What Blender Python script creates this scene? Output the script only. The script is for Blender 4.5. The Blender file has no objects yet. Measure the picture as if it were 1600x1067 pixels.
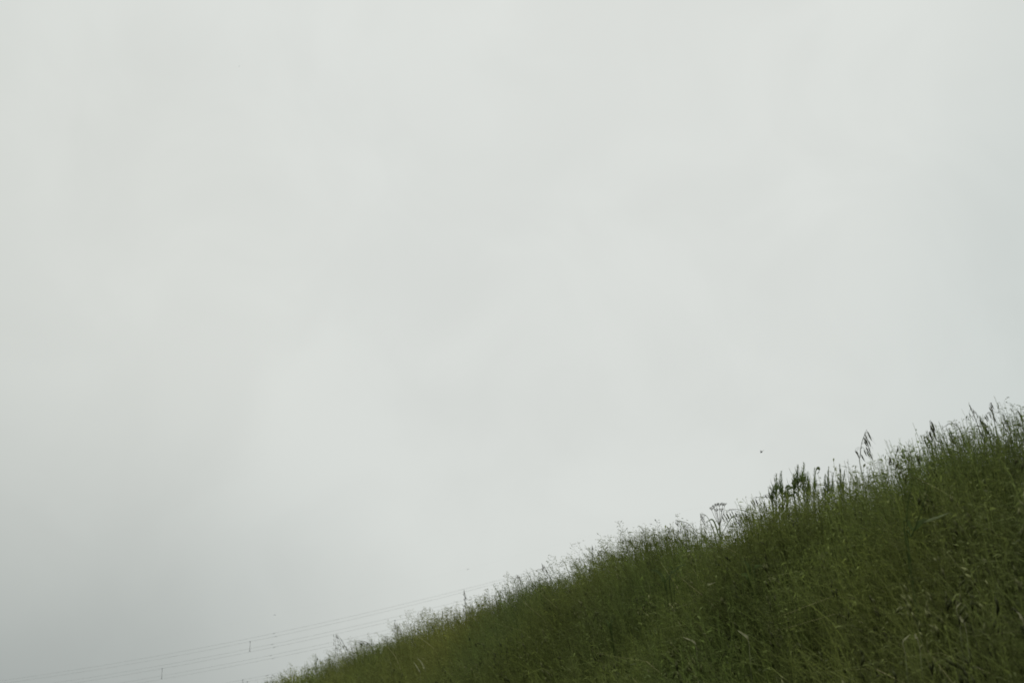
import bpy, bmesh, math, random
import numpy as np
from mathutils import Vector, Matrix
R = math.radians
rng = np.random.default_rng(7)
random.seed(7)
scene = bpy.context.scene
COL = scene.collection

# ------------------------------------------------------------------ camera
CAM_Z, PITCH, FPX = 1.5, R(16.0), 2198.0
cam = bpy.data.cameras.new("camera")
cam.sensor_width = 36.0
cam.lens = 36.0 * FPX / 1600.0
cam.clip_start, cam.clip_end = 0.05, 6000.0
cam.dof.use_dof = True
cam.dof.focus_distance = 5.5
cam.dof.aperture_fstop = 11.0
cam_ob = bpy.data.objects.new("camera", cam)
COL.objects.link(cam_ob)
cam_ob.location = (0, 0, CAM_Z)
cam_ob.rotation_euler = (R(90) + PITCH, 0, 0)
scene.camera = cam_ob

# ------------------------------------------------------------------ world (overcast sky)
SUN_EL, SUN_AZ = R(56), R(12)          # azimuth clockwise from +Y
w = bpy.data.worlds.new("World")
scene.world = w
w.use_nodes = True
nt = w.node_tree
nt.nodes.clear()
N, L = nt.nodes.new, nt.links.new
out = N("ShaderNodeOutputWorld")
bg_blue = N("ShaderNodeBackground"); bg_blue.inputs[1].default_value = 0.08
sky = N("ShaderNodeTexSky"); sky.sky_type = 'NISHITA'; sky.sun_disc = False
sky.sun_elevation = SUN_EL; sky.sun_rotation = SUN_AZ
sky.air_density = 1.0; sky.dust_density = 4.0
L(sky.outputs[0], bg_blue.inputs[0])
tc = N("ShaderNodeTexCoord")

def vdot(d):
    n = N("ShaderNodeVectorMath"); n.operation = 'DOT_PRODUCT'
    L(tc.outputs['Generated'], n.inputs[0]); n.inputs[1].default_value = d
    return n.outputs['Value']
def direction(az, el):
    az, el = R(az), R(el)
    return (math.sin(az)*math.cos(el), math.cos(az)*math.cos(el), math.sin(el))
def mapr(sock, a, b, c, d, smooth=True):
    n = N("ShaderNodeMapRange")
    n.interpolation_type = 'SMOOTHSTEP' if smooth else 'LINEAR'
    L(sock, n.inputs[0])
    for i, v in enumerate((a, b, c, d)): n.inputs[i+1].default_value = v
    return n.outputs[0]
def mathn(op, a, b):
    n = N("ShaderNodeMath"); n.operation = op
    for i, v in enumerate((a, b)):
        if isinstance(v, (int, float)): n.inputs[i].default_value = v
        else: L(v, n.inputs[i])
    return n.outputs[0]
def mixc(f, a, b):
    n = N("ShaderNodeMix"); n.data_type = 'RGBA'
    if isinstance(f, (int, float)): n.inputs[0].default_value = f
    else: L(f, n.inputs[0])
    for k, v in ((6, a), (7, b)):
        if isinstance(v, tuple): n.inputs[k].default_value = (*v, 1)
        else: L(v, n.inputs[k])
    return n.outputs[2]

# bright cloud layer ahead and overhead, darker towards the low left and the far right
glow = mapr(vdot(direction(-1.5, 27)), math.cos(R(33)), 1.0, 0.0, 1.0)
low_left = mapr(vdot(direction(-27, -9)), math.cos(R(29)), math.cos(R(3)), 0.0, 1.0)
zenith = mapr(vdot((0, 0, 1)), math.sin(R(34)), math.sin(R(75)), 0.0, 1.0)   # an overcast sky is brightest overhead
right = mapr(vdot(direction(30, 14)), math.cos(R(17)), math.cos(R(2)), 0.0, 1.0)
nz = N("ShaderNodeTexNoise"); nz.inputs['Scale'].default_value = 2.6
nz.inputs['Detail'].default_value = 3.0; nz.inputs['Roughness'].default_value = 0.45
L(tc.outputs['Generated'], nz.inputs['Vector'])
nz2 = N("ShaderNodeTexNoise"); nz2.inputs['Scale'].default_value = 9.0
nz2.inputs['Detail'].default_value = 4.0; nz2.inputs['Roughness'].default_value = 0.5
nz2.inputs['Distortion'].default_value = 0.6
L(tc.outputs['Generated'], nz2.inputs['Vector'])
cloud = mixc(glow, (0.60, 0.64, 0.615), (0.71, 0.735, 0.705))
cloud = mixc(low_left, cloud, (0.352, 0.382, 0.372))
cloud = mixc(zenith, cloud, (1.9, 1.92, 1.88))
cloud = mixc(mathn('MULTIPLY', right, 0.35), cloud, (0.50, 0.56, 0.55))
warm = mapr(vdot(direction(-21, 17)), math.cos(R(16)), 1.0, 0.0, 0.4)
cloud = mixc(warm, cloud, (0.650, 0.665, 0.622))
soft = mapr(nz.outputs['Fac'], 0.3, 0.7, 0.972, 1.028)
soft2 = mapr(nz2.outputs['Fac'], 0.3, 0.7, 0.978, 1.022)
bg_cloud = N("ShaderNodeBackground")
L(cloud, bg_cloud.inputs[0])
L(mathn('MULTIPLY', soft, soft2), bg_cloud.inputs[1])
mx = N("ShaderNodeMixShader"); mx.inputs[0].default_value = 0.97
L(bg_blue.outputs[0], mx.inputs[1]); L(bg_cloud.outputs[0], mx.inputs[2])
L(mx.outputs[0], out.inputs[0])

sun = bpy.data.lights.new("sun", 'SUN')
sun.energy = 1.4; sun.angle = R(30); sun.color = (1.0, 0.97, 0.92)
sun_ob = bpy.data.objects.new("sun", sun); COL.objects.link(sun_ob)
sd = Vector((math.sin(SUN_AZ)*math.cos(SUN_EL), math.cos(SUN_AZ)*math.cos(SUN_EL), math.sin(SUN_EL)))
sun_ob.rotation_euler = sd.to_track_quat('Z', 'Y').to_euler()
sun_ob.location = sd * 50

vs = scene.view_settings
vs.view_transform = 'Standard'; vs.look = 'None'; vs.exposure = 0.0; vs.gamma = 1.0
scene.display_settings.display_device = 'sRGB'
cy = scene.cycles
cy.use_denoising = True
cy.use_adaptive_sampling = False
cy.max_bounces = 8; cy.diffuse_bounces = 5; cy.transmission_bounces = 5; cy.glossy_bounces = 2
cy.pixel_filter_type = 'BLACKMAN_HARRIS'; cy.filter_width = 1.8
scene.render.film_transparent = False

# ------------------------------------------------------------------ frame of the bank
# the bank runs along D (towards the far left), V is the distance across it
AZ = R(-16.4)
D = np.array([math.sin(AZ), math.cos(AZ), 0.0])
Nn = np.array([math.cos(AZ), -math.sin(AZ), 0.0])
TOE, CREST, ZC, SLOPE = 0.20, 1.90, 1.815, 1.05

def wav(u, v):
    return (0.50*np.sin(0.9*u+0.7*v+1.1) + 0.35*np.sin(2.3*u-1.1*v+4.0) + 0.25*np.sin(5.1*u+2.2*v+0.3))
def fine(u, v):
    return (np.sin(2.1*u+3.3*v+0.4)+np.sin(4.7*u-2.9*v+2.0)+np.sin(-3.6*u+6.1*v+5.0)
            + 0.7*np.sin(9.3*u+4.4*v+1.0)+0.7*np.sin(-7.7*u+10.4*v+3.0))/4.4
def ground_z(u, v):
    u = np.asarray(u, float); v = np.asarray(v, float)
    fade = np.exp(-np.maximum(np.abs(u)-40, 0)/20)
    k = 0.07
    rise = SLOPE*(v-TOE)
    a = k*np.logaddexp(0, rise/k)                      # soft toe
    cap = ZC - 0.12*np.maximum(v-CREST, 0) - 0.0
    cap = np.maximum(cap, 0.25)
    z = -k*np.logaddexp(-a/k, -cap/k)                  # soft crest
    mask = np.clip((v-0.5)/1.0, 0, 1)*np.exp(-np.maximum(v-6, 0)/10)
    return z + 0.022*wav(u, v)*mask*fade
def world(u, v, z):
    u = np.asarray(u, float); v = np.asarray(v, float); z = np.asarray(z, float)
    return D*u[..., None] + Nn*v[..., None] + np.stack([0*z, 0*z, z], -1)

cp, sp = math.cos(PITCH), math.sin(PITCH)
def ray(px, py):
    a, b = (px-800.0)/FPX, (533.5-py)/FPX
    return np.array([a, cp - b*sp, sp + b*cp])
def on_plane(px, py, v):
    """world point on the vertical sheet v metres across the bank seen at that place in the photo"""
    r = ray(px, py); t = v/float(r @ Nn)
    p = r*t; p[2] += CAM_Z
    return p
def uv(p): return float(p @ D), float(p @ Nn)
def gz(p):
    u, v = uv(np.array([p[0], p[1], 0.0])); return float(ground_z(u, v))

def on_bank(px, py, h):
    """where the sight line through that place of the photo meets the layer h metres above the soil; returns its v"""
    r = ray(px, py)
    for t in np.arange(0.8, 40, 0.01):
        p = r*t; p[2] += CAM_Z; u, v = uv(p)
        if v > 0.4 and p[2] <= float(ground_z(u, v))+h: return v
    return 2.0

# ------------------------------------------------------------------ materials
def leaf_material(name, base=None, trans=0.25, rough=0.8, noise=18.0, amt=0.25):
    m = bpy.data.materials.new(name); m.use_nodes = True
    t = m.node_tree; t.nodes.clear()
    o = t.nodes.new("ShaderNodeOutputMaterial")
    p = t.nodes.new("ShaderNodeBsdfPrincipled")
    tr = t.nodes.new("ShaderNodeBsdfTranslucent")
    mixs = t.nodes.new("ShaderNodeMixShader"); mixs.inputs[0].default_value = trans
    if base is None:
        c = t.nodes.new("ShaderNodeAttribute"); c.attribute_name = "tint"; csock = c.outputs['Color']
    else:
        c = t.nodes.new("ShaderNodeRGB"); c.outputs[0].default_value = (*base, 1); csock = c.outputs[0]
    tcn = t.nodes.new("ShaderNodeTexCoord")
    n = t.nodes.new("ShaderNodeTexNoise"); n.inputs['Scale'].default_value = noise; n.inputs['Detail'].default_value = 3
    t.links.new(tcn.outputs['Object'], n.inputs['Vector'])
    mr = t.nodes.new("ShaderNodeMapRange"); mr.inputs[1].default_value = .3; mr.inputs[2].default_value = .7
    mr.inputs[3].default_value = 1-amt; mr.inputs[4].default_value = 1+amt
    t.links.new(n.outputs['Fac'], mr.inputs[0])
    vm = t.nodes.new("ShaderNodeVectorMath"); vm.operation = 'SCALE'
    t.links.new(csock, vm.inputs[0]); t.links.new(mr.outputs[0], vm.inputs['Scale'])
    t.links.new(vm.outputs[0], p.inputs['Base Color']); t.links.new(vm.outputs[0], tr.inputs['Color'])
    p.inputs['Roughness'].default_value = rough
    p.inputs['Specular IOR Level'].default_value = 0.10
    t.links.new(p.outputs[0], mixs.inputs[1]); t.links.new(tr.outputs[0], mixs.inputs[2])
    t.links.new(mixs.outputs[0], o.inputs[0])
    return m
M_GRASS = leaf_material("grass_leaf", None, 0.42, noise=2.5, amt=0.22)
M_OAT = leaf_material("oat_husk", (0.055, 0.060, 0.032), 0.10, noise=60)
M_OATSTEM = leaf_material("oat_stem", (0.11, 0.125, 0.055), 0.05, noise=30)
M_WEED = leaf_material("weed_leaf", (0.085, 0.12, 0.036), 0.42, noise=40)
M_DARKLEAF = leaf_material("broad_leaf", (0.052, 0.075, 0.018), 0.15, noise=30)
M_REED = leaf_material("reed_leaf", (0.12, 0.145, 0.060), 0.2, rough=0.4, noise=25)
M_DRY = leaf_material("dry_leaf", (0.28, 0.28, 0.16), 0.2, noise=40)
M_UMBEL = leaf_material("umbel_stalk", (0.085, 0.085, 0.060), 0.05, noise=40)

def plain_material(name, col, rough=0.5, metal=0.0, noise=3.0):
    m = bpy.data.materials.new(name); m.use_nodes = True
    t = m.node_tree; p = t.nodes["Principled BSDF"]
    n = t.nodes.new("ShaderNodeTexNoise"); n.inputs['Scale'].default_value = noise
    tcn = t.nodes.new("ShaderNodeTexCoord"); t.links.new(tcn.outputs['Object'], n.inputs['Vector'])
    r = t.nodes.new("ShaderNodeValToRGB")
    r.color_ramp.elements[0].color = (*[c*0.8 for c in col], 1); r.color_ramp.elements[1].color = (*[min(1, c*1.2) for c in col], 1)
    r.color_ramp.elements[0].position = .35; r.color_ramp.elements[1].position = .65
    t.links.new(n.outputs['Fac'], r.inputs[0]); t.links.new(r.outputs[0], p.inputs['Base Color'])
    p.inputs['Roughness'].default_value = rough; p.inputs['Metallic'].default_value = metal
    return m
M_SOIL = plain_material("thatch_soil", (0.045, 0.050, 0.022), 0.95, noise=6.0)
M_CABLE = plain_material("weathered_aluminium", (0.30, 0.31, 0.31), 0.6, 0.0, 0.5)
M_CLAMP = plain_material("dark_steel", (0.10, 0.105, 0.11), 0.6, 0.2, 2.0)
M_INSUL = plain_material("grey_insulator", (0.13, 0.135, 0.14), 0.5, 0.0, 2.0)
M_BIRD = plain_material("dark_plumage", (0.035, 0.036, 0.038), 0.8, 0.0, 40.0)

# ------------------------------------------------------------------ helpers
def tag(o, label=None, cat=None, group=None, kind=None):
    if label: o["label"] = label
    if cat: o["category"] = cat
    if group: o["group"] = group
    if kind: o["kind"] = kind
    return o
def mesh_np(name, V, F, mat, tint=None, parent=None):
    """V (n,3) and a list of face arrays (m,3) or (m,4)"""
    me = bpy.data.meshes.new(name)
    V = np.asarray(V, np.float32)
    loops = np.concatenate([f.ravel() for f in F]).astype(np.int32)
    sizes = np.concatenate([np.full(len(f), f.shape[1]) for f in F]).astype(np.int32)
    starts = np.concatenate([[0], np.cumsum(sizes)[:-1]]).astype(np.int32)
    me.vertices.add(len(V)); me.vertices.foreach_set("co", V.ravel())
    me.loops.add(len(loops)); me.loops.foreach_set("vertex_index", loops)
    me.polygons.add(len(sizes)); me.polygons.foreach_set("loop_start", starts)
    me.polygons.foreach_set("use_smooth", np.ones(len(sizes), bool))
    if tint is not None:
        at = me.attributes.new("tint", 'FLOAT_COLOR', 'POINT')
        c = np.concatenate([tint, np.ones((len(tint), 1))], 1).astype(np.float32)
        at.data.foreach_set("color", c.ravel())
    me.update(calc_edges=True)
    me.materials.append(mat)
    o = bpy.data.objects.new(name, me); COL.objects.link(o)
    if parent is not None: o.parent = parent
    return o
def empty(name, loc):
    o = bpy.data.objects.new(name, None); COL.objects.link(o); o.location = tuple(loc)
    o.empty_display_size = 0.05
    return o
class MB:
    def __init__(s): s.v, s.f = [], []
    def tube(s, pts, r0, r1=None, n=5):
        pts = [np.asarray(p, float) for p in pts]; r1 = r0 if r1 is None else r1
        b = len(s.v); m = len(pts)
        for i, p in enumerate(pts):
            t = pts[min(i+1, m-1)]-pts[max(i-1, 0)]; t = t/(np.linalg.norm(t)+1e-9)
            a = np.cross(t, [0.31, 0.2, 0.93] if abs(t[2]) < .9 else [1, 0.1, 0]); a /= np.linalg.norm(a); c = np.cross(t, a)
            r = r0+(r1-r0)*i/(m-1)
            for k in range(n):
                q = 2*math.pi*k/n; s.v.append(p+r*(math.cos(q)*a+math.sin(q)*c))
        for i in range(m-1):
            for k in range(n):
                s.f.append((b+i*n+k, b+i*n+(k+1) % n, b+(i+1)*n+(k+1) % n, b+(i+1)*n+k))
        s.f.append(tuple(b+k for k in range(n))[::-1]); s.f.append(tuple(b+(m-1)*n+k for k in range(n)))
    def ribbon(s, pts, width, side, fold=0.25):
        """leaf: V-folded ribbon that tapers at both ends"""
        pts = [np.asarray(p, float) for p in pts]; m = len(pts); b = len(s.v); side = np.asarray(side, float)
        for i, p in enumerate(pts):
            t = pts[min(i+1, m-1)]-pts[max(i-1, 0)]; t /= (np.linalg.norm(t)+1e-9)
            a = side - t*(side@t); a /= (np.linalg.norm(a)+1e-9); up = np.cross(a, t)
            x = i/(m-1); wd = width*0.5*min(1.0, (0.35+2.2*x))*(1-x**2.4)+0.0002
            s.v += [p-a*wd+up*wd*fold, p.copy(), p+a*wd+up*wd*fold]
        for i in range(m-1):
            q = b+3*i
            s.f += [(q, q+1, q+4, q+3), (q+1, q+2, q+5, q+4)]
    def spindle(s, p, d, length, wid, n=6, fat=0.35):
        """pointed husk from p along d"""
        p = np.asarray(p, float); d = np.asarray(d, float)/np.linalg.norm(d)
        a = np.cross(d, [0.3, 0.9, 0.2]); a /= np.linalg.norm(a); c = np.cross(d, a); b = len(s.v)
        prof = ((0.0, 0.12), (0.15, 0.75), (fat, 1.0), (0.7, 0.62), (1.0, 0.03))
        for x, r in prof:
            for k in range(n):
                q = 2*math.pi*k/n
                s.v.append(p+d*length*x+0.5*wid*r*(math.cos(q)*a+math.sin(q)*c))
        for i in range(len(prof)-1):
            for k in range(n):
                s.f.append((b+i*n+k, b+i*n+(k+1) % n, b+(i+1)*n+(k+1) % n, b+(i+1)*n+k))
    def build(s, name, mat, parent=None, origin=None):
        o_ = np.zeros(3) if origin is None else np.asarray(origin, float)
        me = bpy.data.meshes.new(name)
        me.from_pydata([tuple(np.asarray(v)-o_) for v in s.v], [], s.f); me.update()
        for p in me.polygons: p.use_smooth = True
        me.materials.append(mat)
        o = bpy.data.objects.new(name, me); COL.objects.link(o)
        if parent is not None: o.parent = parent
        elif origin is not None: o.location = tuple(o_)
        return o
def bez(p0, p1, p2, n=9):
    return [(1-t)**2*np.asarray(p0)+2*t*(1-t)*np.asarray(p1)+t*t*np.asarray(p2) for t in np.linspace(0, 1, n)]
def smooth_path(P, per=6):
    """Catmull-Rom through the points"""
    P = [np.asarray(p, float) for p in P]; Q = [2*P[0]-P[1]]+P+[2*P[-1]-P[-2]]; o = []
    for i in range(1, len(Q)-2):
        for t in np.linspace(0, 1, per, endpoint=False):
            a, b, c, d = Q[i-1:i+3]
            o.append(0.5*((2*b)+(-a+c)*t+(2*a-5*b+4*c-d)*t*t+(-a+3*b-3*c+d)*t**3))
    o.append(P[-1]); return o

# ------------------------------------------------------------------ hillside (one sheet to the horizon)
def axis(parts):
    return np.unique(np.concatenate([np.linspace(*p) for p in parts]))
us = axis([(-2500, -60, 14), (-60, -4, 20), (-4, 30, 200), (30, 90, 40), (90, 3000, 18)])
vs_ = axis([(-2500, -30, 12), (-30, -1, 14), (-1, 4, 70), (4, 30, 26), (30, 3000, 20)])
U, W = np.meshgrid(us, vs_, indexing='ij')
Z = ground_z(U, W) + 0.012*fine(3*U, 3*W)*(np.abs(U) < 60)*(np.abs(W) < 20)
P = world(U, W, Z).reshape(-1, 3)
nu, nv = U.shape
idx = np.arange(nu*nv).reshape(nu, nv)
F = np.stack([idx[:-1, :-1], idx[1:, :-1], idx[1:, 1:], idx[:-1, 1:]], -1).reshape(-1, 4)[:, ::-1]
hill = mesh_np("hillside", P, [F], M_SOIL)
tag(hill, "steep bank rising to the right under a thick cover of wild grass", "hillside", kind="structure")

# ------------------------------------------------------------------ grass mass
OLIVE = np.array([0.186, 0.202, 0.050]); GREEN = np.array([0.102, 0.148, 0.038])
BLUEG = np.array([0.082, 0.115, 0.048]); STRAW = np.array([0.34, 0.32, 0.17]); PALE = np.array([0.165, 0.185, 0.060])
LEFT = np.array([-0.80, 0.1, 0.0])            # the wind leans the tops to the left

def tint_at(u, v, n, var=0.22):
    far = 1/(1+np.exp(-(u-4.4)/0.7))
    a = np.clip(0.38+0.3*far+0.75*fine(0.45*u+2, 0.8*v+1), 0, 1)[:, None]
    b = np.clip(0.40-0.3*far+0.8*fine(0.6*u+9, 0.9*v+4), 0, 1)[:, None]
    c = OLIVE*a+GREEN*(1-a)
    c = c*(1-0.6*b)+BLUEG*0.6*b
    return c*(1+var*rng.standard_normal((n, 1))).clip(0.45, 1.8)

def blades(u, v, z0, length, width, lean, bend, tint, seg=4):
    n = len(u); base = world(u, v, z0)
    ang = rng.uniform(0, 2*np.pi, n)
    dr = np.stack([np.cos(ang), np.sin(ang), np.zeros(n)], 1)
    dr = dr*lean[:, None] + LEFT*0.17
    ln = np.linalg.norm(dr, axis=1, keepdims=True); dirh = dr/(ln+1e-6)
    sa = rng.uniform(0, np.pi, n); side = np.stack([np.cos(sa), np.sin(sa)*0.6, np.zeros(n)], 1)
    s = np.linspace(0, 1, seg+1); Vs = []
    for x in s:
        hx = ln[:, 0]*x*0.55 + bend*x*x
        th = np.arctan2(hx, 1.0)
        horiz = length*x*np.sin(th)*1.0; vert = length*x*np.cos(th) - length*bend*0.18*x**3
        c = base + dirh*horiz[:, None]; c[:, 2] += vert
        wd = (width*0.5*np.minimum(1, 0.6+1.6*x)*(1-x**2.2)+0.00025)[:, None]
        Vs += [c-side*wd, c+side*wd]
    V = np.stack(Vs, 1)                                   # n, 2(seg+1), 3
    k = np.arange(n)[:, None]*2*(seg+1)
    F = np.concatenate([k+np.array([2*i, 2*i+1, 2*i+3, 2*i+2]) for i in range(seg)], 0)
    T = np.repeat(tint[:, None, :], 2*(seg+1), 1)
    return V.reshape(-1, 3), F, T.reshape(-1, 3)

def panicles(u, v, z0, height, top, spread, nsp, splen, tint, stemw=0.0014, hang=0.5):
    """airy flower heads: a leaning culm, hair-thin branches and small husks"""
    n = len(u); base = world(u, v, z0); Vs, Fs, Ts = [], [], []
    off = 0
    ang = rng.uniform(0, 2*np.pi, n)
    lean = np.stack([np.cos(ang), np.sin(ang), np.zeros(n)], 1)*rng.uniform(.02, .16, n)[:, None] + LEFT*rng.uniform(0.02, .30, n)[:, None]
    def axis_pt(x):                                       # x (n,) or (n,k)
        x = np.asarray(x)
        if x.ndim == 1:
            p = base+lean*(height*x**2.0)[:, None]; p[:, 2] += height*x*(1-0.06*x**4); return p
        p = base[:, None, :]+lean[:, None, :]*(height[:, None]*x**2.0)[..., None]
        p = p.copy(); p[..., 2] += height[:, None]*x*(1-0.06*x**4); return p
    side = np.stack([np.ones(n), 0.3*np.ones(n), np.zeros(n)], 1)*0.5
    seg = 5; rows = []
    for i in range(seg+1):
        x = np.full(n, i/seg); c = axis_pt(x); wd = (stemw*(1-0.6*i/seg))[:, None] if hasattr(stemw, '__len__') else stemw*(1-.6*i/seg)
        rows += [c-side*wd, c+side*wd]
    V = np.stack(rows, 1); k = np.arange(n)[:, None]*2*(seg+1)
    F = np.concatenate([k+np.array([2*i, 2*i+1, 2*i+3, 2*i+2]) for i in range(seg)], 0)
    Vs.append(V.reshape(-1, 3)); Fs.append(F); Ts.append(np.repeat(tint[:, None], 2*(seg+1), 1).reshape(-1, 3)); off += len(Vs[-1])
    K = nsp
    x = 1-(top/height)[:, None]*rng.uniform(0, 1, (n, K))**0.85
    A = axis_pt(x)
    rel = (1-x)/(top/height)[:, None]
    a2 = rng.uniform(0, 2*np.pi, (n, K)); rr = spread[:, None]*(0.12+0.88*rel**0.7)*rng.uniform(.25, 1, (n, K))
    E = A+np.stack([np.cos(a2)*rr, np.sin(a2)*rr, rr*rng.uniform(-0.25, 0.75, (n, K))], -1)
    # branches
    A_, E_ = A.reshape(-1, 3), E.reshape(-1, 3); m = len(A_)
    bw = 0.00028
    ofs = np.array([bw, 0.3*bw, bw*0.6])
    V = np.stack([A_-ofs, A_+ofs, E_+ofs, E_-ofs], 1)
    F = np.arange(4*m).reshape(m, 4)+off
    tt = np.repeat(tint, K, 0)
    Vs.append(V.reshape(-1, 3)); Fs.append(F); Ts.append(np.repeat(tt[:, None]*0.6, 4, 1).reshape(-1, 3)); off += 4*m
    # husks, hanging and swept to the right by the wind
    h = rng.standard_normal((m, 3))*0.35 + np.array([0.32, 0, -1.0])*hang + (E_-A_)/(np.linalg.norm(E_-A_, axis=1, keepdims=True)+1e-6)*(1-hang)
    h /= np.linalg.norm(h, axis=1, keepdims=True)
    sl = splen*rng.uniform(.7, 1.3, (m, 1)); sw = sl*rng.uniform(.11, .17, (m, 1))
    p1 = np.cross(h, [0.2, 1, 0.3]); p1 /= np.linalg.norm(p1, axis=1, keepdims=True); p2 = np.cross(h, p1)
    q = [E_, E_+h*sl*.4+p1*sw, E_+h*sl*.4+(-.5*p1+.87*p2)*sw, E_+h*sl*.4+(-.5*p1-.87*p2)*sw, E_+h*sl]
    V = np.stack(q, 1); k = np.arange(m)[:, None]*5+off
    F3 = np.concatenate([k+np.array(t) for t in ((0, 1, 2), (0, 2, 3), (0, 3, 1), (4, 2, 1), (4, 3, 2), (4, 1, 3))], 0)
    ht = tt*(0.85+0.35*rng.random((m, 1)))
    Vs.append(V.reshape(-1, 3)); Ts.append(np.repeat(ht[:, None], 5, 1).reshape(-1, 3))
    return np.concatenate(Vs), [np.concatenate(Fs), F3], np.concatenate(Ts)

def leafy_stems(u, v, z0, height, K, leaf, tint):
    """soft leafy weeds: a stem with short lance leaves all the way up"""
    n = len(u); base = world(u, v, z0)
    ang = rng.uniform(0, 2*np.pi, n)
    lean = np.stack([np.cos(ang), np.sin(ang), np.zeros(n)], 1)*rng.uniform(0, .25, n)[:, None]+LEFT*0.08
    x = rng.uniform(0.25, 1.0, (n, K))
    A = base[:, None]+lean[:, None]*(height[:, None]*x**1.6)[..., None]
    A[..., 2] += height[:, None]*x
    A = A.reshape(-1, 3); m = len(A)
    a = rng.uniform(0, 2*np.pi, m); el = rng.uniform(-0.2, 1.25, m)
    d = np.stack([np.cos(a)*np.cos(el), np.sin(a)*np.cos(el), np.sin(el)], 1)
    L_ = (leaf*rng.uniform(.5, 1.4, m)*(1.15-0.5*x.ravel()))[:, None]
    sd = np.cross(d, [0, 0, 1.0]); sd /= np.linalg.norm(sd, axis=1, keepdims=True)+1e-6
    sd = sd+0.4*rng.standard_normal((m, 3)); w_ = L_*rng.uniform(.05, .11, (m, 1))
    p1 = A+d*L_*.45; p2 = A+d*L_*0.95; p2[:, 2] -= (L_*0.22)[:, 0]
    V = np.stack([A-sd*.0004, A+sd*.0004, p1+sd*w_, p1-sd*w_, p2+sd*.0003, p2-sd*.0003], 1)
    k = np.arange(m)[:, None]*6
    F = np.concatenate([k+np.array([0, 1, 2, 3]), k+np.array([3, 2, 4, 5])], 0)
    tt = np.repeat(tint, K, 0)*rng.uniform(.66, 0.98, (m, 1))
    side = np.array([.0008, .0003, 0])
    S = [base+q*side for q in (-1, 1)]
    T_ = base+lean*height[:, None]; T_[:, 2] += height
    M_ = base+lean*(height*.33)[:, None]; M_[:, 2] += height*.5
    Vs = np.stack([base-side, base+side, M_+side, M_-side, T_+side*.5, T_-side*.5], 1); k2 = np.arange(n)[:, None]*6+6*m
    F2 = np.concatenate([k2+np.array([0, 1, 2, 3]), k2+np.array([3, 2, 4, 5])], 0)
    return (np.concatenate([V.reshape(-1, 3), Vs.reshape(-1, 3)]), np.concatenate([F, F2]),
            np.concatenate([np.repeat(tt[:, None], 6, 1).reshape(-1, 3), np.repeat(tint[:, None]*.8, 6, 1).reshape(-1, 3)]))

def merge(parts):
    off = 0; V, Q, T3, T = [], [], [], []
    for p in parts:
        V.append(p[0]); T.append(p[2])
        for f in (p[1] if isinstance(p[1], list) else [p[1]]):
            (Q if f.shape[1] == 4 else T3).append(f+off)
        off += len(p[0])
    F = ([np.concatenate(Q)] if Q else [])+([np.concatenate(T3)] if T3 else [])
    return np.concatenate(V), F, np.concatenate(T)

def scatter(n, u0, u1, v0, v1):
    u = rng.uniform(u0, u1, n); v = rng.uniform(v0, v1, n)
    keep = rng.random(n) < np.clip(0.62+0.6*fine(1.6*u, 1.6*v), 0.12, 1.0)
    return u[keep], v[keep]
HG = 0.52
def trim(h, u):                                          # cropped more evenly at the near end
    k = 1/(1+np.exp((u-3.7)/0.15))
    return np.where(rng.random(len(u)) < k, np.minimum(h, HG*rng.uniform(.80, .93, len(u))), h)
def body(u):                                              # the leafy layer is lusher at the near end
    return 1.0+0.06/(1+np.exp((u-4.2)/0.35))
def hmul(u, v):                                          # clumps stand taller here and there
    return np.minimum(0.975+0.14*fine(0.9*u+3, 0.8*v)+0.07*fine(3.3*u, 2.6*v+2), 1.09) - 0.135*np.exp(-((u-4.22)/0.38)**2) - 0.05/(1+np.exp(-(u-8.5)/1.0))
zones = [  # u0,u1,v0,v1,count,width
    (0.3, 3.2, 0.55, 2.9, 40000, 0.0032), (3.2, 6.5, 0.8, 3.0, 52000, 0.0034), (6.5, 11, 1.0, 3.1, 38000, 0.0046),
    (11, 26, 1.1, 3.4, 46000, 0.0075), (-1.2, 0.3, 0.8, 2.9, 9000, 0.0036), (26, 45, 1.2, 3.4, 9000, 0.014)]
parts = []
for (u0, u1, v0, v1, n, wd) in zones:
    u, v = scatter(n, u0, u1, v0, v1); k = len(u)
    ln = body(u)*HG*hmul(u, v)*rng.uniform(0.6, 0.94, k)
    ln = trim(ln, u)*1.0
    tn = tint_at(u, v, k)
    s = rng.random(k); tn = np.where((s < 0.012)[:, None], STRAW*1.1, tn); tn = np.where(((s > .012) & (s < .05))[:, None], PALE, tn)
    parts.append(blades(u, v, ground_z(u, v)-0.01, ln, wd*rng.uniform(.55, 1.5, k), rng.uniform(.05, .6, k), rng.uniform(0.1, 1.1, k), tn))
lz = [(0.3, 3.2, 0.6, 2.9, 9500), (3.2, 6.5, 0.9, 3.0, 11000), (6.5, 11, 1.1, 3.1, 6000), (11, 26, 1.2, 3.3, 6500), (-1.2, .3, .9, 2.9, 1800)]
lz += [(1.2, 3.8, 1.6, 2.4, 8500), (3.2, 6.5, 1.5, 2.6, 6000), (6.5, 11, 1.5, 2.7, 3000)]
for i, (u0, u1, v0, v1, n) in enumerate(lz):
    u, v = scatter(n, u0, u1, v0, v1); k = len(u)
    h = body(u)*(HG-0.03)*hmul(u, v)*np.minimum(rng.uniform(0.68, 1.0, k), .92+.04*rng.random(k))
    h = trim(h, u)
    parts.append(leafy_stems(u, v, ground_z(u, v), h, 22 if i != 3 else 14, (.024, .026, .034, .050, .024, .020, .022, .028)[i], tint_at(u, v, k, .3)))
V, F, T = merge(parts)
g = mesh_np("grass", V, F, M_GRASS, T)
tag(g, "dense olive and dark green wild grass covering the whole bank", "grass", kind="stuff")

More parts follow.
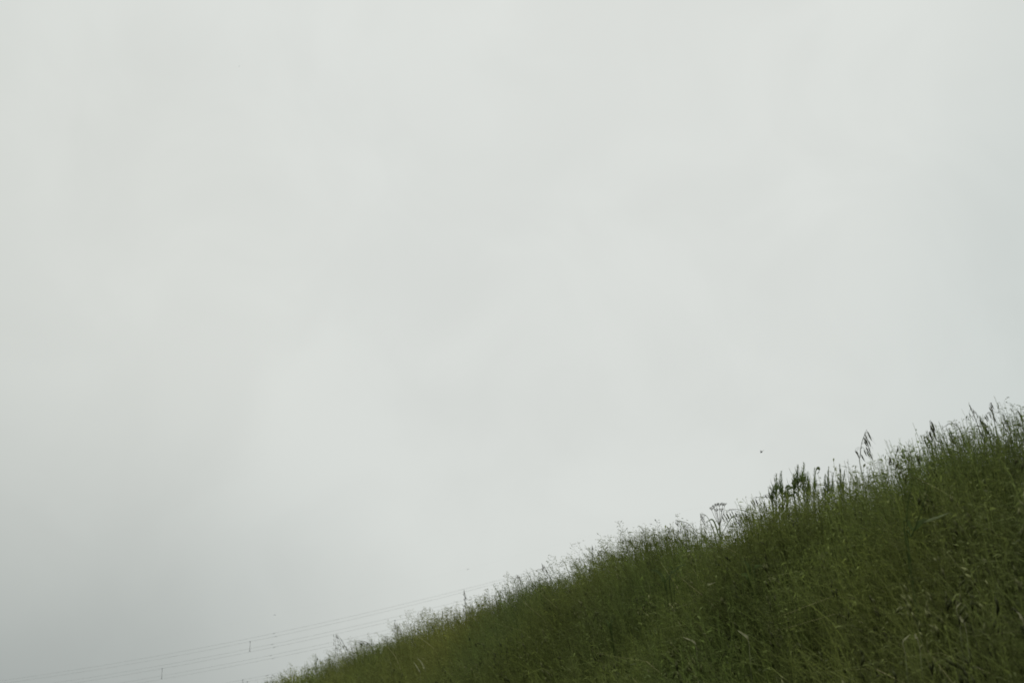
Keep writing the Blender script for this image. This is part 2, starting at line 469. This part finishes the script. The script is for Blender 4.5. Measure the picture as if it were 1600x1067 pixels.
parts = []
pz = [(0.3, 3.2, 0.7, 2.9, 3200, 60, .0070), (3.2, 6.5, 0.9, 3.0, 4600, 56, .0070), (6.5, 11, 1.1, 3.1, 4200, 44, .0085), (11, 26, 1.2, 3.3, 5200, 26, .013), (-1.2, .3, .9, 2.9, 700, 40, .008), (1.5, 7.5, 1.6, 2.4, 2600, 60, .0065)]
pz += [(4.6, 13, 1.7, 2.3, 260, 46, .009), (2.6, 4.2, 1.8, 2.3, 24, 50, .007)]
for j, (u0, u1, v0, v1, n, K, sl) in enumerate(pz):
    u, v = scatter(n, u0, u1, v0, v1); k = len(u)
    h = HG*hmul(u, v)*(rng.uniform(0.76, 0.97, k) if j < 6 else rng.uniform(0.96, 1.09, k))
    h = trim(h, u) if j != 7 else h
    tn = tint_at(u, v, k)*0.75+PALE*0.3
    parts.append(panicles(u, v, ground_z(u, v), h, rng.uniform(.13, .24, k), rng.uniform(.045, .10, k), K, sl, tn, hang=0.35))
V, F, T = merge(parts)
g2 = mesh_np("seeding_grass", V, F, M_GRASS, T)
tag(g2, "hazy seed heads of fine grass standing over the leafy bank", "grass", kind="stuff")

parts = []
oz = [(0.3, 3.2, 0.7, 2.7, 1000, 14, .021), (3.2, 6.0, 0.9, 2.7, 1000, 14, .020), (6.0, 11, 1.1, 2.8, 350, 14, .020), (11, 24, 1.2, 3.0, 260, 12, .022)]
for (u0, u1, v0, v1, n, K, sl) in oz:
    u, v = scatter(n, u0, u1, v0, v1); k = len(u)
    h = HG*hmul(u, v)*rng.uniform(0.72, 0.95, k)
    tn = np.where(rng.random((k, 1)) < .45, np.array([[0.15, 0.16, 0.07]]), np.array([[0.072, 0.082, 0.032]]))*(1+.25*rng.standard_normal((k, 1))).clip(.4, 1.7)
    parts.append(panicles(u, v, ground_z(u, v), h, rng.uniform(.14, .24, k), rng.uniform(.03, .06, k), K, sl, tn, stemw=.0018, hang=0.9))
V, F, T = merge(parts)
g3 = mesh_np("oat_grass", V, F, M_GRASS, T)
tag(g3, "countless hanging oat husks mixed through the grass of the bank", "grass", kind="stuff")

# ------------------------------------------------------------------ single plants
def wild_oat(label, husks, stem_px, v, hl=15, awn=True, leaf=True, spread_v=0.04, group="wild oat stalks standing clear of the grass"):
    """husks: places of the hanging husks; stem_px: the culm from low to tip; hl: husk length in photo pixels"""
    S = [on_plane(x, y, v) for x, y in stem_px]
    d0 = S[0]-S[1]; d0 = d0/np.linalg.norm(d0)
    low = S[0]; g = gz(low)
    b = low.copy(); b[0] += 0.25*d0[0]*max(0.1, low[2]-g)+0.03; b[2] = g
    b[2] = gz(b)
    path = smooth_path([b, 0.5*(b+low)+np.array([0.012, 0, 0])]+S, 6)
    root = empty("wild_oat", b)
    tag(root, label, "wild oat", group)
    m = MB(); m.tube(path, 0.0016, 0.0005, 5); m.build("stem", M_OATSTEM, root, b)
    px = np.linalg.norm(on_plane(*stem_px[-1], v)-on_plane(stem_px[-1][0], stem_px[-1][1]+1, v))
    m = MB()
    tip = path[len(path)//2:]
    for i, hk in enumerate(husks):
        x, y = hk[0], hk[1]; k = hk[2] if len(hk) > 2 else 1.0
        p = on_plane(x, y, v+random.uniform(-spread_v, spread_v)); 
        c = min(tip, key=lambda q: np.linalg.norm(q-p)+(0.0 if q[2] > p[2]-0.01 else 0.03))
        mid = 0.5*(c+p); mid[2] += 0.012
        m.tube(bez(c, mid, p, 5), 0.0004, 0.0003, 3)
        L_ = hl*px*k*random.uniform(.85, 1.1)
        d = np.array([0.36+random.uniform(-.14, .14), random.uniform(-.2, .2), -1.0])
        m.spindle(p, d, L_, L_*0.185)
        m.spindle(p, d+np.array([.08, 0, 0]), L_*0.92, L_*0.11)
        if awn:
            q = p+d/np.linalg.norm(d)*L_*0.8
            m.tube([q, q+d*L_*0.30+np.array([.004, 0, 0]), q+(d+np.array([.5, 0, 0]))*L_*0.62], 0.00035, 0.0001, 3)
    m.tube(tip, 0.0012, 0.0006, 4)
    m.build("seed_head", M_OAT, root, b)
    if leaf:
        m = MB(); a = path[4]; s = random.choice((-1, 1))
        m.ribbon(bez(a, a+np.array([s*.06, 0, .14]), a+np.array([s*.17, .02, .06]), 8), 0.006, (0.2, 1, 0)); m.build("leaf", M_REED, root, b)
    return root
def spk(x0, y0, x1, y1, n, seed, jit=4):
    """husk places round the line from the tip of a head to its foot, wider lower down"""
    r = random.Random(seed); o = []
    for i in range(n):
        t = (i+r.random()*.6)/n
        o.append((x0+(x1-x0)*t+r.uniform(-1, 1)*jit*(0.3+t), y0+(y1-y0)*t+r.uniform(-2, 2)))
    return o
Z15 = lambda L_, ox, oy, s: [(ox+x/s, oy+y/s) for x, y in L_]
wild_oat("tall lone wild oat with dark husks, midway from the spiky weeds to the right edge",
         [(1355, 673.6), (1352.5, 679.5), (1350, 683), (1352.5, 686), (1356.5, 677), (1350, 689), (1357, 688), (1353, 698), (1357, 698.5), (1350, 702), (1354, 704.7), (1359, 707.6), (1336, 703.7), (1338.5, 704.7), (1345.3, 709.5)],
         [(1345, 732), (1344, 712), (1347, 690), (1353, 675)], 2.0, 12)
wild_oat("wild oat with the longest and blackest husks, steep against the sky near the right edge",
         [(1454.9, 658.3, 1.15), (1453.5, 663.9), (1451.8, 674), (1447.6, 681.3), (1444, 685.3), (1456.8, 668), (1457.5, 676, .9)],
         [(1458, 722), (1457, 700), (1455, 680), (1453, 657)], 2.0, 16)
wild_oat("low wild oat with spread dark husks just right of the one with the longest husks",
         [(1468.6, 684.1), (1460, 692), (1477.4, 690.9), (1466, 694.8), (1472.9, 696.5), (1480, 699)],
         [(1476, 728), (1473, 708), (1469, 690), (1465, 683)], 2.0, 12)
wild_oat("slim wild oat with four steep husks side by side, right of the low spread one",
         [(1484.7, 674.6), (1483, 677.4), (1482.4, 684.1), (1486, 681), (1489, 688)],
         [(1493, 718), (1490, 698), (1485, 673)], 1.98, 11)
wild_oat("small arching oat nodding to the left over the slim one with four steep husks",
         [(1472, 668, .7), (1478, 669, .7), (1486, 662, .8), (1490, 664, .7), (1498, 668, .7), (1494, 672, .7), (1501, 667, .6), (1496, 680, .7), (1503, 678, .7)],
         [(1508, 712), (1505, 688), (1498, 668), (1486, 661.5), (1473, 668)], 2.05, 8)
wild_oat("pale airy oat leaning left with a straight tip, left of the two tallest at right",
         [(1514, 632, .9), (1516, 637, .8), (1520, 640, .7), (1514, 645, .7), (1524, 643, .7), (1512, 652, .6), (1519, 653, .6), (1526, 648, .6), (1530, 650, .6)],
         [(1534, 690), (1528, 665), (1520, 645), (1514, 632)], 2.05, 9)
wild_oat("oat with few dark husks at its very tip, right of the two tallest at right",
         [(1549.5, 631.5, .8), (1547.5, 634), (1545.5, 636, .8), (1548, 639), (1550, 641), (1546, 645, .8), (1541, 648), (1538, 650), (1552, 650)],
         [(1560, 690), (1555, 665), (1551, 645), (1549, 631)], 2.05, 11)
wild_oat("bushy wild oat crowded with slanting husks below the two tall oats of the right corner",
         spk(1530, 655, 1548, 690, 20, 3, 12), [(1552, 712), (1544, 680), (1531, 653)], 2.0, 11)
wild_oat("short oat with a stubby dark tip between the two tallest and the right edge",
         [(1567, 648, .9), (1568, 651), (1570, 655), (1565, 658), (1573, 661), (1576, 665), (1569, 667)], [(1582, 700), (1574, 670), (1567, 648)], 2.0, 10)
wild_oat("oat head cut close to the right edge of the picture, thick dark tip bent left",
         [(1590, 641), (1592, 644, 1.1), (1594, 648), (1587, 650, .7), (1597, 654), (1592, 660)], [(1604, 690), (1598, 662), (1590, 640)], 2.0, 10)
wild_oat("wild oat with black drooping husks in open sky just left of the spiky weeds",
         [(1174.1, 783.1), (1177.3, 781.5), (1180.7, 779.8, 1.2), (1177.4, 789, .8), (1175.5, 793, .8), (1188.3, 787, .8), (1192.9, 784.8, 1.1), (1192, 774.6, .5), (1195, 773.3, .5), (1196.5, 774, .6), (1200.5, 769, .7), (1204.5, 770, .6), (1192.5, 790, .8)],
         [(1222, 815), (1217, 795), (1207, 780), (1195, 776), (1183, 777)], 1.98, 9)
wild_oat("bowed wild oat with a thin stalk arching left beside the flat topped umbel",
         Z15([(460, 480), (530, 480), (610, 470), (650, 420), (740, 460), (520, 570), (430, 550), (880, 540), (970, 480), (1060, 540)], 1100, 770, 15.24),
         [(1192, 830), (1186, 812), (1173, 802), (1160, 797), (1147, 795.5), (1136, 798)], 1.96, 10)
wild_oat("crowded wild oat with many slanting husks under the arching stalk",
         Z15([(730, 570), (850, 520), (800, 590), (840, 620), (700, 660), (670, 700), (820, 690), (1000, 510), (970, 560), (1100, 650), (1040, 640), (1180, 630), (1150, 520), (1180, 560), (920, 640), (760, 640), (1010, 700), (1090, 720)], 1100, 770, 15.24),
         [(1178, 845), (1172, 820), (1163, 806), (1150, 803)], 1.95, 9.5)
wild_oat("dark oat clump with husks round a bent tip, left of the middle of the skyline",
         spk(846, 880, 860, 912, 20, 5, 6), [(872, 935), (862, 908), (846, 880)], 2.05, 5)
wild_oat("oat with a dark hooked knot of husks at its top, left of mid skyline",
         [(808, 899, 1.2), (806, 900), (811, 900, 1.2), (813, 904), (812, 909), (815, 910), (804, 902)]+spk(814, 915, 822, 938, 16, 8, 11), [(824, 950), (818, 925), (812, 905), (808, 898)], 2.05, 5)
wild_oat("slender upright oat crossing the power lines, left of the one with a hooked knot",
         spk(724.5, 921, 728, 950, 15, 11, 4), [(730, 975), (728, 950), (725, 920)], 2.05, 4.5)
wild_oat("spreading oat with tiny loose husks in open sky near the grass's lower left end",
         spk(524, 990, 534, 1015, 22, 12, 11), [(523, 1042), (524, 1020), (524, 1003), (525, 990)], 2.05, 4.5)
wild_oat("drooping oat with a rounded head, right of the spreading one near the lower left end",
         spk(560, 1002, 578, 1006, 18, 14, 5)+spk(565, 1003, 562, 1015, 6, 2, 6), [(590, 1050), (583, 1020), (574, 1004), (562, 1001), (553, 1008)], 2.05, 4.5)
wild_oat("oat head standing against the grey bar that links two cables above the lower left grass",
         spk(620, 974, 631, 1000, 22, 15, 8), [(634, 1020), (628, 995), (620, 973)], 2.05, 4.5)
wild_oat("thin upright oat just left of where the power cables vanish behind the grass",
         spk(925, 852, 926, 880, 13, 16, 3), [(930, 900), (926, 876), (925, 852)], 2.05, 4.5)
wild_oat("arching oat with rusty husks just right of the thin upright one",
         spk(933, 862, 962, 880, 24, 17, 9), [(935, 905), (932, 875), (940, 861), (962, 878)], 2.05, 4.5)
wild_oat("feathery oat leaning over where the cables vanish behind the grass",
         spk(1045, 828, 1040, 848, 15, 18, 4), [(1032, 870), (1037, 848), (1048, 825)], 2.05, 5)
wild_oat("lacy pale oat bowed to the left between the cables and the flat topped umbel",
         spk(1056, 814, 1082, 840, 26, 19, 12), [(1092, 865), (1088, 838), (1076, 818), (1057, 813)], 2.05, 5)
wild_oat("faint oat with sparse beads, leftmost of the pair above where the cables vanish",
         spk(985, 848, 1002, 872, 13, 20, 7), [(1010, 890), (1002, 868), (983, 845)], 2.05, 4.5)
wild_oat("fine beaded oat with a hooked tip, just left of the flat topped umbel",
         spk(1094, 802, 1110, 824, 14, 21, 6), [(1120, 850), (1112, 822), (1104, 806), (1094, 803)], 2.05, 5.5)

def weed(label, spires, base_px, v, leafk=1.0, curl=(), group="dark spiky weeds on the skyline"):
    b = on_plane(*base_px, v); b[2] = gz(b)
    root = empty("spiky_weed", b); tag(root, label, "weed", group)
    px = np.linalg.norm(on_plane(spires[0][0], spires[0][1], v)-on_plane(spires[0][0], spires[0][1]+1, v))
    for (x, y, foot) in spires:
        tip = on_plane(x, y, v+random.uniform(-.03, .03)); f = on_plane(x+random.uniform(-2, 2), foot, v)
        st, lf = MB(), MB()
        path = smooth_path([b, 0.55*b+0.45*f, f, 0.5*(f+tip)+np.array([random.uniform(-1, 1)*2*px, 0, 0]), tip], 6)
        st.tube(path, 0.0024, 0.0006, 5); s = st.build("stem", M_WEED, root, b)
        H = (foot-y)*1.25; n = int(H*1.6); ang = random.random()*6
        seg = [p for p in path if p[2] > f[2]-1.1*(tip[2]-f[2])]
        for i in range(n):
            t = (i+random.random()*.8)/n; q = t*(len(seg)-1); k = int(min(q, len(seg)-2)); c = seg[k]+(seg[k+1]-seg[k])*(q-k)
            ang += 2.4; r = leafk*px*(3+15*min(1, 1.35*(1-t)))*random.uniform(.6, 1.3)
            o = np.array([math.cos(ang), math.sin(ang), 0.0])
            up = random.uniform(.6, 1.5)
            e = c+o*r*.48+np.array([0, 0, r*.8*up]); mid = c+o*r*.42+np.array([0, 0, r*.25])
            if random.random() < .3: e[2] -= r*.7
            lf.ribbon(bez(c, mid, e, 5), r*.085+0.0008, np.cross(o, [0, 0, 1]))
        lf.build("leaf", M_WEED, s, b)
    for c in curl:
        m = MB(); m.ribbon(smooth_path([on_plane(x, y, v) for x, y in c], 5), 0.009, (0.1, .3, 1)); m.build("leaf", M_DARKLEAF, root, b)
    return root
weed("dark spiky weed with two bristling tips, the left and lower of the two big ones",
     [(1213, 740, 785), (1221, 736, 790), (1208, 762, 795), (1230, 758, 795)], (1222, 860), 2.0, 1.0,
     [[(1226, 762), (1232, 759), (1237, 763)], [(1230, 765), (1236, 761.5), (1242, 763)], [(1224, 770), (1231, 774), (1238, 772.5), (1243, 769.5)]])
weed("taller dark spiky weed, the right one of the two big bristling ones",
     [(1246.7, 726, 775), (1256.5, 723, 775), (1241, 742, 780), (1262, 745, 785)], (1253, 850), 2.0, 1.0,
     [[(1237, 778), (1241, 770), (1246, 769)], [(1242, 760), (1238, 752), (1242, 750)]])
weed("wispy weed with a curled top just right of the two tall spiky weeds",
     [(1273, 731, 785), (1262, 738, 790)], (1274, 840), 2.0, .75, [[(1273, 745), (1275, 733), (1279, 731), (1280, 737), (1276, 740)]])
weed("short dense weed with dark tips right of the wispy curled one",
     [(1295, 729, 790), (1289, 741, 790), (1302, 738, 785)], (1297, 840), 2.0, .7)
weed("low weed poking up left of the tall wild oat standing alone",
     [(1312, 725, 780), (1320, 733, 780)], (1316, 830), 2.0, .6)
weed("single narrow dark weed like a tiny fir at the lower left end of the grass",
     [(493, 1021, 1050)], (495, 1085), 2.05, .62)
weed("small dark pointed weed in front of the grass below the clump with a bent tip",
     [(875, 895, 925)], (876, 960), 2.0, .38)

# flat topped umbel
def umbel():
    v = 2.0; b = on_plane(1128, 880, v); b[2] = gz(b)
    root = empty("umbel_plant", b)
    tag(root, "skeletal umbel with a slanting flat top beside the arching stalk of a bowed oat", "umbel plant")
    m = MB(); hub = on_plane(1124, 822, v)
    m.tube(smooth_path([b, 0.5*(b+hub)+np.array([.006, 0, 0]), hub], 6), .003, .0018, 6)
    m.build("stem", M_UMBEL, root, b)
    tops = [(1112, 794), (1116, 790.5), (1120, 787.5), (1124, 788), (1129, 787), (1132, 787.5), (1127, 796), (1119, 796)]
    h = MB()
    for i, (x, y) in enumerate(tops):
        vv = v+random.uniform(-.03, .03); t = on_plane(x, y+3.0, vv); mid = on_plane((x*2+1124)/3, 806, vv)
        h.tube(smooth_path([hub, mid, t], 6), .0009, .0006, 4)
        for k in range(9):
            a = 2*math.pi*k/9+i; q = t+np.array([.0065*math.cos(a), .0065*math.sin(a), .006+random.uniform(-.001, .002)])
            h.tube([t, q], .0005, .0004, 3); h.spindle(q, (0, 0, 1), .0035, .0024, 5)
    h.tube(smooth_path([on_plane(1111, 793, v), on_plane(1120, 787, v), on_plane(1136, 787, v)], 5), .0006, .0004, 3)
    h.build("flower_head", M_UMBEL, root, b)
    l = MB()
    for c in ([(1124, 840), (1114, 812), (1100, 819)], [(1124, 842), (1142, 809), (1152, 811)]):
        l.ribbon(smooth_path([on_plane(x, y, v) for x, y in c], 6), .006, (.1, .3, 1))
    l.build("leaf", M_WEED, root, b)
umbel()

# reed-like plant with a folded blade
def reed():
    v = on_bank(1420, 850, 0.47); b = on_plane(1418, 900, v)+Nn*0.04; b[2] = gz(b)
    root = empty("reed_grass", b)
    tag(root, "coarse reed with a folded pale blade bent right and two dark upright stalks", "reed")
    m = MB(); m.tube(smooth_path([b, on_plane(1420, 858, v), on_plane(1424, 838, v), on_plane(1430, 824, v), on_plane(1440, 795, v), on_plane(1452, 758, v)], 6), .0022, .0007, 5); m.build("stem", M_WEED, root, b)
    m = MB(); m.tube(smooth_path([b, on_plane(1416, 850, v), on_plane(1416.5, 812, v), on_plane(1420, 780, v), on_plane(1425, 752, v)], 6), .0020, .0007, 5); m.build("stem", M_WEED, root, b)
    m = MB(); m.ribbon(smooth_path([on_plane(1427, 827, v), on_plane(1434, 819, v), on_plane(1441, 814, v), on_plane(1449, 811, v)], 6), .016, (.1, .3, 1)); m.build("leaf", M_DARKLEAF, root, b)
    m = MB(); m.ribbon(smooth_path([on_plane(1443, 815, v), on_plane(1455, 811, v), on_plane(1470, 806, v), on_plane(1485, 800, v)], 6), .006, (.1, .3, 1)); m.build("leaf", M_REED, root, b)
    m = MB(); m.ribbon(smooth_path([on_plane(1415, 826, v), on_plane(1418, 815, v), on_plane(1423, 824, v), on_plane(1428, 829, v)], 5), .008, (.1, .3, 1)); m.build("leaf", M_DARKLEAF, root, b)
reed()

def leafy(label, base_px, v, leaves, width, name="broad_leaved_grass"):
    v = on_bank(leaves[0][0][0], leaves[0][0][1], 0.44)
    b = on_plane(*base_px, v)+Nn*0.05; b[2] = gz(b)
    root = empty(name, b); tag(root, label, "grass clump", "broad leaved clumps in the bank")
    for c in leaves:
        m = MB(); P_ = [on_plane(x, y, v-0.02) for x, y in c]
        f0 = P_[0]-0.25*(P_[0]-b); m.tube([b, f0, P_[0]], .0015, .0012, 4); m.ribbon(smooth_path([f0]+P_, 6), width, (.1, .25, 1)); m.build("leaf", M_DARKLEAF, root, b)
leafy("dark clump of broad grass leaves with one hooked left, below where the cables vanish", (1040, 950), 1.72,
      [[(1038, 910), (1032, 896), (1024, 891), (1014, 891)], [(1045, 905), (1050, 890), (1047, 884)], [(1046, 905), (1060, 886), (1072, 881)], [(1052, 910), (1056, 897), (1062, 892)], [(1040, 912), (1044, 900), (1040, 894)]], .013)
leafy("dark pointed leaves in a narrow tuft low in the middle of the bank", (955, 1010), 1.55,
      [[(953, 980), (949, 971), (945, 966)], [(954, 978), (955, 966), (957, 958)], [(955, 980), (958, 968), (961, 961)]], .010)
leafy("dark leaves curling right in the bank under the flat topped umbel", (1175, 940), 1.72,
      [[(1172, 895), (1168, 880), (1158, 876)], [(1178, 892), (1184, 884), (1192, 884)], [(1170, 905), (1162, 897), (1155, 899)]], .012)

# single dry blades
def dry(label, pts, v, width):
    v = on_bank(*pts[0], 0.47)
    P_ = [on_plane(x, y, v) for x, y in pts]; b = P_[0]
    g0 = b+np.array([.06, .02, 0]); g0[2] = gz(g0)
    o = empty("dry_grass_blade", g0)
    m = MB(); m.ribbon(smooth_path([b+0.02*np.array([.3, 0.4, -1])]+P_, 6), width, (.1, .35, 1), .4); m.build("blade", M_DRY, o, g0)
    m = MB(); m.tube(bez(g0, b-np.array([0, 0, .15]), b+0.02*np.array([.3, 0.4, -1]), 6), .0012, .0008, 4); m.build("stem", M_OATSTEM, o, g0)
    tag(o, label, "dry blade", "bleached dry blades among the green")
dry("brightest bleached blade, curved like a claw in the lower left grass", [(663, 1043), (661, 1038), (657, 1032), (652, 1028)], 1.72, .013)
dry("dull bleached blade just left of the bright claw shaped one", [(655, 1047), (651, 1040), (646, 1033)], 1.72, .009)
dry("bleached blade lying almost flat below the hooked dark clump", [(1104, 914), (1109, 912.5), (1118, 909)], 1.70, .007)
dry("forked looking bleached blade in the lower middle of the bank", [(1167, 995), (1160, 989), (1152, 984)], 1.45, .006)
dry("long thin bleached blade low in the bank, left of the forked looking one", [(1085, 1003), (1076, 998), (1067, 995)], 1.45, .005)
dry("short upright bleached blade, the left one of two leaning apart low on the right", [(1433, 999), (1431, 994), (1429, 989)], 1.3, .006)
dry("bleached blade sloping down left beside the short upright one low on the right", [(1410, 1003), (1416, 996), (1423, 990)], 1.3, .005)
dry("bright bleached blade bent like a hook, right of the middle of the lower right grass", [(1506, 973), (1502, 966), (1499, 960)], 1.35, .006)
dry("thin bleached blade arching above the hook bent one", [(1494, 951), (1497, 945), (1502, 941)], 1.35, .004)
dry("bleached blade close to the right edge of the bank", [(1598, 972), (1594, 960), (1588, 955)], 1.3, .005)

# ------------------------------------------------------------------ power line behind the bank
def plane_pt(px, py, Y0=450.0, m=-0.436):
    r = ray(px, py); tx = r[0]/r[1]; Y = Y0/(1-m*tx); t = Y/r[1]
    p = r*t; p[2] += CAM_Z; return p
A1 = [(0, 1063.6), (230, 1025.7), (480, 977.8), (680, 931.3), (801, 901.7), (880, 879.8), (1030, 836.2)]
A2 = [(10, 1067), (230, 1030.2), (480, 983.4), (680, 936.8), (801, 905.2), (880, 882.2), (1030, 838.8)]
LINE_M = -0.436
dirl = np.array([1.0, LINE_M]); dirl /= np.linalg.norm(dirl)
def fit(pts, dy=0.0):
    Q = [plane_pt(x, y) for x, y in pts]
    s = np.array([q[:2]@dirl for q in Q]); z = np.array([q[2] for q in Q])
    return np.polyfit(s, z, 2)
Q0 = plane_pt(430, 1000); O2 = Q0[:2]-dirl*(Q0[:2]@dirl)
cA1, cA2 = fit(A1), fit(A2)
def cable_pt(c, dz, s): 
    xy = O2+dirl*s; e = min(s, S_STR)
    return np.array([xy[0], xy[1], np.polyval(c, e)+dz+0.45*(s-e)*float(np.polyval(np.polyder(c), S_STR))])
def s_at(px):
    q = plane_pt(px, 1000); return float(q[:2]@dirl)
S0, S_STR = s_at(-420), s_at(1045)
S1 = S_STR+480
def cable(label, c, dz, r, dampers=(), name="overhead_cable"):
    ss = np.linspace(S0, S1, 120); base = cable_pt(c, dz, S0)
    root = empty(name, base); tag(root, label, "power cable", "cables of the power line behind the bank")
    m = MB(); m.tube([cable_pt(c, dz, s) for s in ss], r, r, 6); m.build("conductor", M_CABLE, root, base)
    for px in dampers:
        s = s_at(px); p = cable_pt(c, dz, s); t = cable_pt(c, dz, s+.5)-cable_pt(c, dz, s-.5); t /= np.linalg.norm(t)
        d = MB(); z = np.array([0, 0, 1.0])
        d.tube([p+z*.06, p-z*.16], .05, .05, 6); d.tube([p-z*.14-t*.30, p-z*.14+t*.30], .03, .03, 5)
        d.spindle(p-z*.14-t*.36, t, .24, .15, 6, .5); d.spindle(p-z*.14+t*.36, -t, .24, .15, 6, .5)
        d.build("vibration_damper", M_CLAMP, root, base)
PXM = 0.962*485/FPX   # metres per photo pixel out there, roughly
RAD = 0.024
cable("uppermost of the visible power cables, front one of the top pair", cA1, 0, RAD, (427.6,))
cable("second highest power cable, rear one of the top pair, carrying the upper grey bar", cA2, 0, RAD, (430.5,))
cable("power cable of the middle pair, upper one, a little below the top pair", cA1, -16.6*PXM, RAD, (425.5,))
cable("power cable of the middle pair, lower one, where the upper grey bar ends", cA1, -21.9*PXM, RAD, (429,))
cable("upper cable of the third pair down, above the gap in the power lines", cA1, -33.6*PXM, RAD, (424.5,))
cable("lower cable of the third pair down, last one above the wide gap", cA1, -38.9*PXM, RAD, (427.6,))
cable("upper cable of the lowest pair, entering at the bottom edge below a wide gap", cA1, -63.6*PXM, RAD, (420.5,))
cable("lowest power cable of all, running into the grass at the bottom left", cA1, -67.8*PXM, RAD, (426,))
cable("hair thin earth wire far above the other cables, seen mostly by its two small dampers", cA1, 29.3*PXM, 0.002, (427.5, 730), "earth_wire")

def spacer(label, px, c, dz0, length_px):
    s = s_at(px); top = cable_pt(c, dz0, s); Ln = length_px*PXM; z = np.array([0, 0, 1.0])
    root = empty("cable_spacer", top-z*Ln); tag(root, label, "cable spacer", "upright grey bars hung between the cables")
    o = top-z*Ln
    m = MB(); m.tube([top, top-z*Ln], .05, .05, 8)
    n = 16
    for i in range(n):
        q = top-z*(Ln*(i+1)/(n+1)); m.tube([q+z*.02, q-z*.035], .05, .095, 8)
    m.build("rod", M_INSUL, root, o)
    for q in (top, top-z*Ln):
        d = MB(); t = np.array([dirl[0], dirl[1], 0.15])
        d.tube([q-t*.22, q+t*.22], .09, .09, 8); d.tube([q+z*.12, q-z*.12], .12, .12, 8)
        d.build("clamp", M_CLAMP, root, o)
spacer("grey bar between the top pair and the middle pair of cables, the highest one", 391, cA2, 0, 15)
spacer("grey bar between the middle and third pair of cables, farthest left of the bars", 256.5, cA1, -21.9*PXM, 15.8)
spacer("grey bar whose foot is hidden by the grass, farthest right of the bars", 616.5, cA1, -21.9*PXM, 17)
spacer("grey bar cut by the bottom edge of the picture, left one of the close pair", 382.6, cA1, -63.6*PXM, 16)
spacer("grey bar cut by the bottom edge of the picture, right one of the close pair", 389.7, cA1, -67.8*PXM, 16)

# ------------------------------------------------------------------ birds
def bird(label, px, py, dist, rot, size=1.0):
    bm = bmesh.new()
    prof = [(-.060, .002), (-.055, .009), (-.042, .015), (-.025, .020), (0, .023), (.022, .019), (.040, .009), (.055, .006), (.085, .008), (.105, .010)]
    rings = []
    for i, (x, r) in enumerate(prof):
        ring = []
        flat = 1.0 if i < 6 else (0.5 if i == 6 else 0.22)
        for k in range(10):
            q = 2*math.pi*k/10
            ring.append(bm.verts.new((x, r*math.cos(q)*(1.6 if i > 7 else 1), r*math.sin(q)*flat+(0.008 if i < 3 else 0))))
        rings.append(ring)
    for a, b in zip(rings, rings[1:]):
        for k in range(10): bm.faces.new((a[k], a[(k+1) % 10], b[(k+1) % 10], b[k]))
    bm.faces.new(rings[0][::-1]); bm.faces.new(rings[-1])
    bk = [bm.verts.new(p) for p in ((-.072, 0, .005), (-.058, .004, .008), (-.058, -.004, .008), (-.058, 0, .002))]
    for t in ((0, 1, 2), (0, 2, 3), (0, 3, 1), (1, 3, 2)): bm.faces.new([bk[i] for i in t])
    for sgn in (-1, 1):                                  # wings swept back
        up, dn = [], []
        pts = [(-.022, .012, .010), (-.012, .045, .030), (.028, .088, .042), (.045, .092, .040), (.035, .050, .024), (.018, .012, .008)]
        for (x, y, z) in pts:
            up.append(bm.verts.new((x, y*sgn, z+.002))); dn.append(bm.verts.new((x, y*sgn, z-.002)))
        bm.faces.new(up if sgn > 0 else up[::-1]); bm.faces.new(dn[::-1] if sgn > 0 else dn)
        for i in range(6): bm.faces.new((up[i], dn[i], dn[(i+1) % 6], up[(i+1) % 6]))
    bmesh.ops.recalc_face_normals(bm, faces=bm.faces)
    me = bpy.data.meshes.new("bird"); bm.to_mesh(me); bm.free(); me.materials.append(M_BIRD)
    o = bpy.data.objects.new("bird", me); COL.objects.link(o)
    r = ray(px, py); r /= np.linalg.norm(r); o.location = tuple(r*dist+np.array([0, 0, CAM_Z]))
    o.rotation_euler = rot; o.scale = (size,)*3
    tag(o, label, "bird")
bird("small dark bird flying low over the weeds, tail raised to the right", 1190, 706, 62, (R(20), R(-38), R(8)), 1.15)
bird("faint far bird, a mere speck high in the upper left of the sky", 373.5, 104, 230, (R(15), R(-20), R(40)), 1.1)
